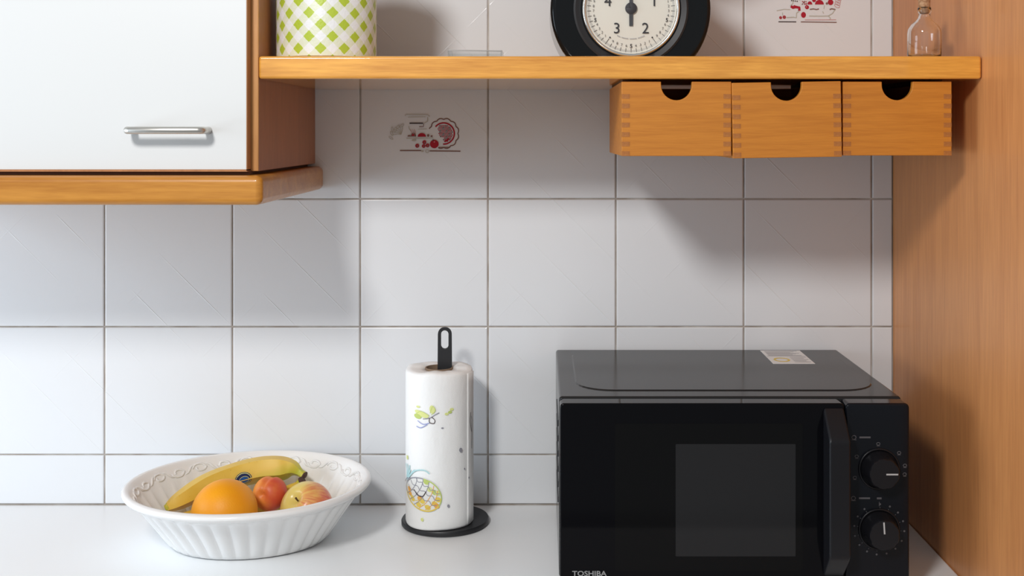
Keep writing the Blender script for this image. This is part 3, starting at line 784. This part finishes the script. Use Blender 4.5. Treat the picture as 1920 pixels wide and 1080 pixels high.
for i in range(NQ):
    j = (i+1) % NQ
    hb.faces.new((L_[0][0][i], L_[1][0][i], L_[1][0][j], L_[0][0][j])); hb.faces.new((L_[0][1][i], L_[0][1][j], L_[1][1][j], L_[1][1][i]))
obj('loop_handle', hb, M['holder'], ph_, local=True, bev=.0008, seg=2)

rl = thing('paper_towel_roll', (-.1515, -.098, .9083), 'white paper towel roll printed with a pineapple', 'paper towel')
RR, RH = .0503, .2255
def rrad(a, z=0):
    return RR*(1+.020*math.cos(4*(a+.55))+.008*math.cos(3*a+1)-.012*math.sin(z/RH*PI)*max(0, math.cos(a-.3))+.012*math.exp(-((a+.9)/.25)**2)*0)
paper = mat('white_tissue_paper', (.88, .88, .87), .85); k = N(paper)
k.bump(k.math('ADD', k.noise(k.coords((1, 1, .5)), 60, 2), k.math('MULTIPLY', k.noise(k.coords(), 700, 2), .25)), .30, .003)
bm = bmesh.new(); NA = 96; rows = []
zs = [(.94, .0), (.985, .001), (1, .004)]+[(1, .004+(RH-.010)*i/12) for i in range(1, 13)]+[(.99, RH-.003), (.965, RH), (.80, RH+.0005), (.60, RH), (.415, RH-.001)]
for s, z in zs:
    row = []
    for i in range(NA):
        a = 2*PI*i/NA-PI; r = rrad(a, z) if s > .5 else RR
        zz_ = z+(.0008*math.sin(3*a)+.0005*math.sin(7*a+1) if z > RH-.006 else 0)
        row.append(bm.verts.new((r*s*math.cos(a), r*s*math.sin(a), zz_)))
    rows.append(row)
rows.append([bm.verts.new((RR*.415*math.cos(2*PI*i/NA-PI), RR*.415*math.sin(2*PI*i/NA-PI), 0)) for i in range(NA)])
for a, b in zip(rows, rows[1:]+[rows[0]]):
    for i in range(NA): bm.faces.new((a[i], a[(i+1) % NA], b[(i+1) % NA], b[i]))
pr_ = obj('paper', bm, paper, rl, local=True, smooth=True)
obj('core', lathe([(.0205, .0), (.0205, RH+.0008), (.0188, RH+.0008), (.0188, 0), (.0205, 0)], 40), mat('cardboard_core', (.26, .18, .12), .8), rl, local=True, angle=40)
# loose sheet edge down the right side of the roll
bm = bmesh.new(); cols = []
for i in range(7):
    a = -.15-i*.07; r = rrad(a)+.0006+.0008*(1-i/6)**2
    cols.append([bm.verts.new((r*math.cos(a), r*math.sin(a), .003+(RH-.006)*j/16)) for j in range(17)])
for a, b in zip(cols, cols[1:]):
    for j in range(16): bm.faces.new((a[j], b[j], b[j+1], a[j+1]))
sheet = obj('loose_sheet', bm, paper, rl, local=True, smooth=True)
sd = sheet.modifiers.new('thick', 'SOLIDIFY'); sd.thickness = .0006; sd.offset = -1

# prints on the paper: u metres around (0 = facing the viewer), v metres above the foot
PP = [M[q] for q in ('p_green', 'p_lime', 'p_yellow', 'p_orange', 'p_teal', 'p_blue', 'p_grey', 'p_dark', 'p_white')]
gr, li, ye, orr, te, bl, gy, dk, wh = PP
def on_roll(u, v, lf):
    a = -PI/2+u/RR; r = rrad(a, v)+.0007+lf*2
    return Vector((r*math.cos(a), r*math.sin(a), v))
ppx = 1.652/2153.7
def q2(a, b):
    """pixel on the roll's face -> (u, v)"""
    s = max(-1, min(1, (a-824)*ppx/RR)); return (math.asin(s)*RR, EYE-(b-248)*ppx-.9083)
p = Print(on_roll, PP)
def ST(pts, w_, m): p.stroke([q2(*t) for t in spline(pts, 4)], w_*ppx, m)
def EL(cx, cy, rx, ry, m, rot=0, **kw):
    u, v = q2(cx, cy); p.ell(u, v, rx*ppx, ry*ppx, m, rot=rot, **kw)
# dragonfly-like leaf motif
EL(797, 777, 15, 5, li, -.35); EL(790, 782, 8, 4.5, gr, -.2); EL(817, 768, 5, 8, li, .2); EL(791, 764, 4, 2, li, 0)
ST([(784, 782), (796, 772), (812, 780)], 1.0, gr); ST([(800, 786), (812, 784), (822, 778), (830, 774)], 1.6, gy)
ST([(812, 784), (812, 792), (820, 794), (822, 788), (816, 782)], 1.4, dk); ST([(790, 790), (800, 796), (812, 793)], 1.5, bl)
ST([(788, 801), (796, 803), (808, 796)], 1.6, bl); ST([(813, 775), (818, 762), (823, 770), (815, 778)], 1.0, gr)
for a, b, m in ((844, 777, li), (853, 769, li), (850, 774, gr)): EL(a, b, 4, 2.5, m)
EL(836, 803, 2.5, 1.5, gy)
# pineapple
cx, cy, rot = 800, 928, -.55
EL(cx, cy, 38, 30, wh, rot, n=28, rings=4)
def IN(s, t):
    """pineapple frame, s along, t across, -1..1 -> pixel"""
    c, d = math.cos(-rot), math.sin(-rot); x, y = s*36, t*28; return (cx+x*c-y*d, cy+x*d+y*c)
cell = [(.75, .1, ye), (.8, -.25, ye), (.55, .55, ye), (.1, .75, ye), (-.3, .7, ye), (-.7, .35, orr), (-.55, .55, orr), (.45, -.55, gr), (.15, -.55, li), (0, .35, orr), (.15, .40, ye), (.6, -.6, li), (-.2, -.85, gr), (.9, .15, orr)]
for s, t, m in cell:
    a, b = IN(s, t); EL(a, b, 6.0, 4.6, m, rot, n=12)
for s in (-.62, -.32, 0, .3, .6):
    w_ = math.sqrt(1-s*s)
    ST([IN(s-.08, -w_*.95), IN(s+.05, -w_*.4), IN(s+.05, w_*.4), IN(s-.08, w_*.95)], 1.3, gy if s < .2 else orr)
for t in (-.6, -.2, .2, .6):
    w_ = math.sqrt(1-t*t)
    pts = []
    for i in range(9):
        s = -w_*.9+1.8*w_*i/8; pts.append(IN(s, t+(.07 if i % 2 else -.07)))
    ST(pts, 1.2, gy if t < .3 else ye)
ST([IN(math.cos(q*.35), math.sin(q*.35)) for q in range(9)], 2.6, ye); ST([IN(math.cos(2.4+q*.35), math.sin(2.4+q*.35)) for q in range(7)], 2.0, gy)
ST([IN(math.cos(4.3+q*.3), math.sin(4.3+q*.3)) for q in range(8)], 2.2, gr)
ST([IN(-.5, .1), IN(-.15, .22), IN(.05, .1), IN(.05, -.3)], 1.8, dk)
for a, b in ((763, 880), (768, 878), (776, 886), (785, 884), (774, 878)): ST([(767, 908), ((767+a)/2+2, (900+b)/2), (a, b)], 3.0, te)
ST([(770, 905), (785, 886), (802, 882), (812, 888)], 2.4, te); ST([(762, 915), (768, 905), (778, 902)], 2.0, gy)
for a, b, m, r in ((768, 866, li, 4.5), (847, 950, gy, 3.2), (868, 848, gy, 4.5), (874, 885, gy, 2), (799, 975, li, 3.5), (881, 905, gy, 2)): EL(a, b, r*.8, r, m, .3, n=10)
# upright motif wrapping round the right side
ST([(884, 782), (883, 800), (885.5, 820)], 1.6, dk); ST([(886, 800), (886.3, 825), (885.5, 852)], 2.0, gy); ST([(885, 790), (886.5, 800)], 1.5, gy)
obj('paper_print', p.bm, PP, pr_, local=True)
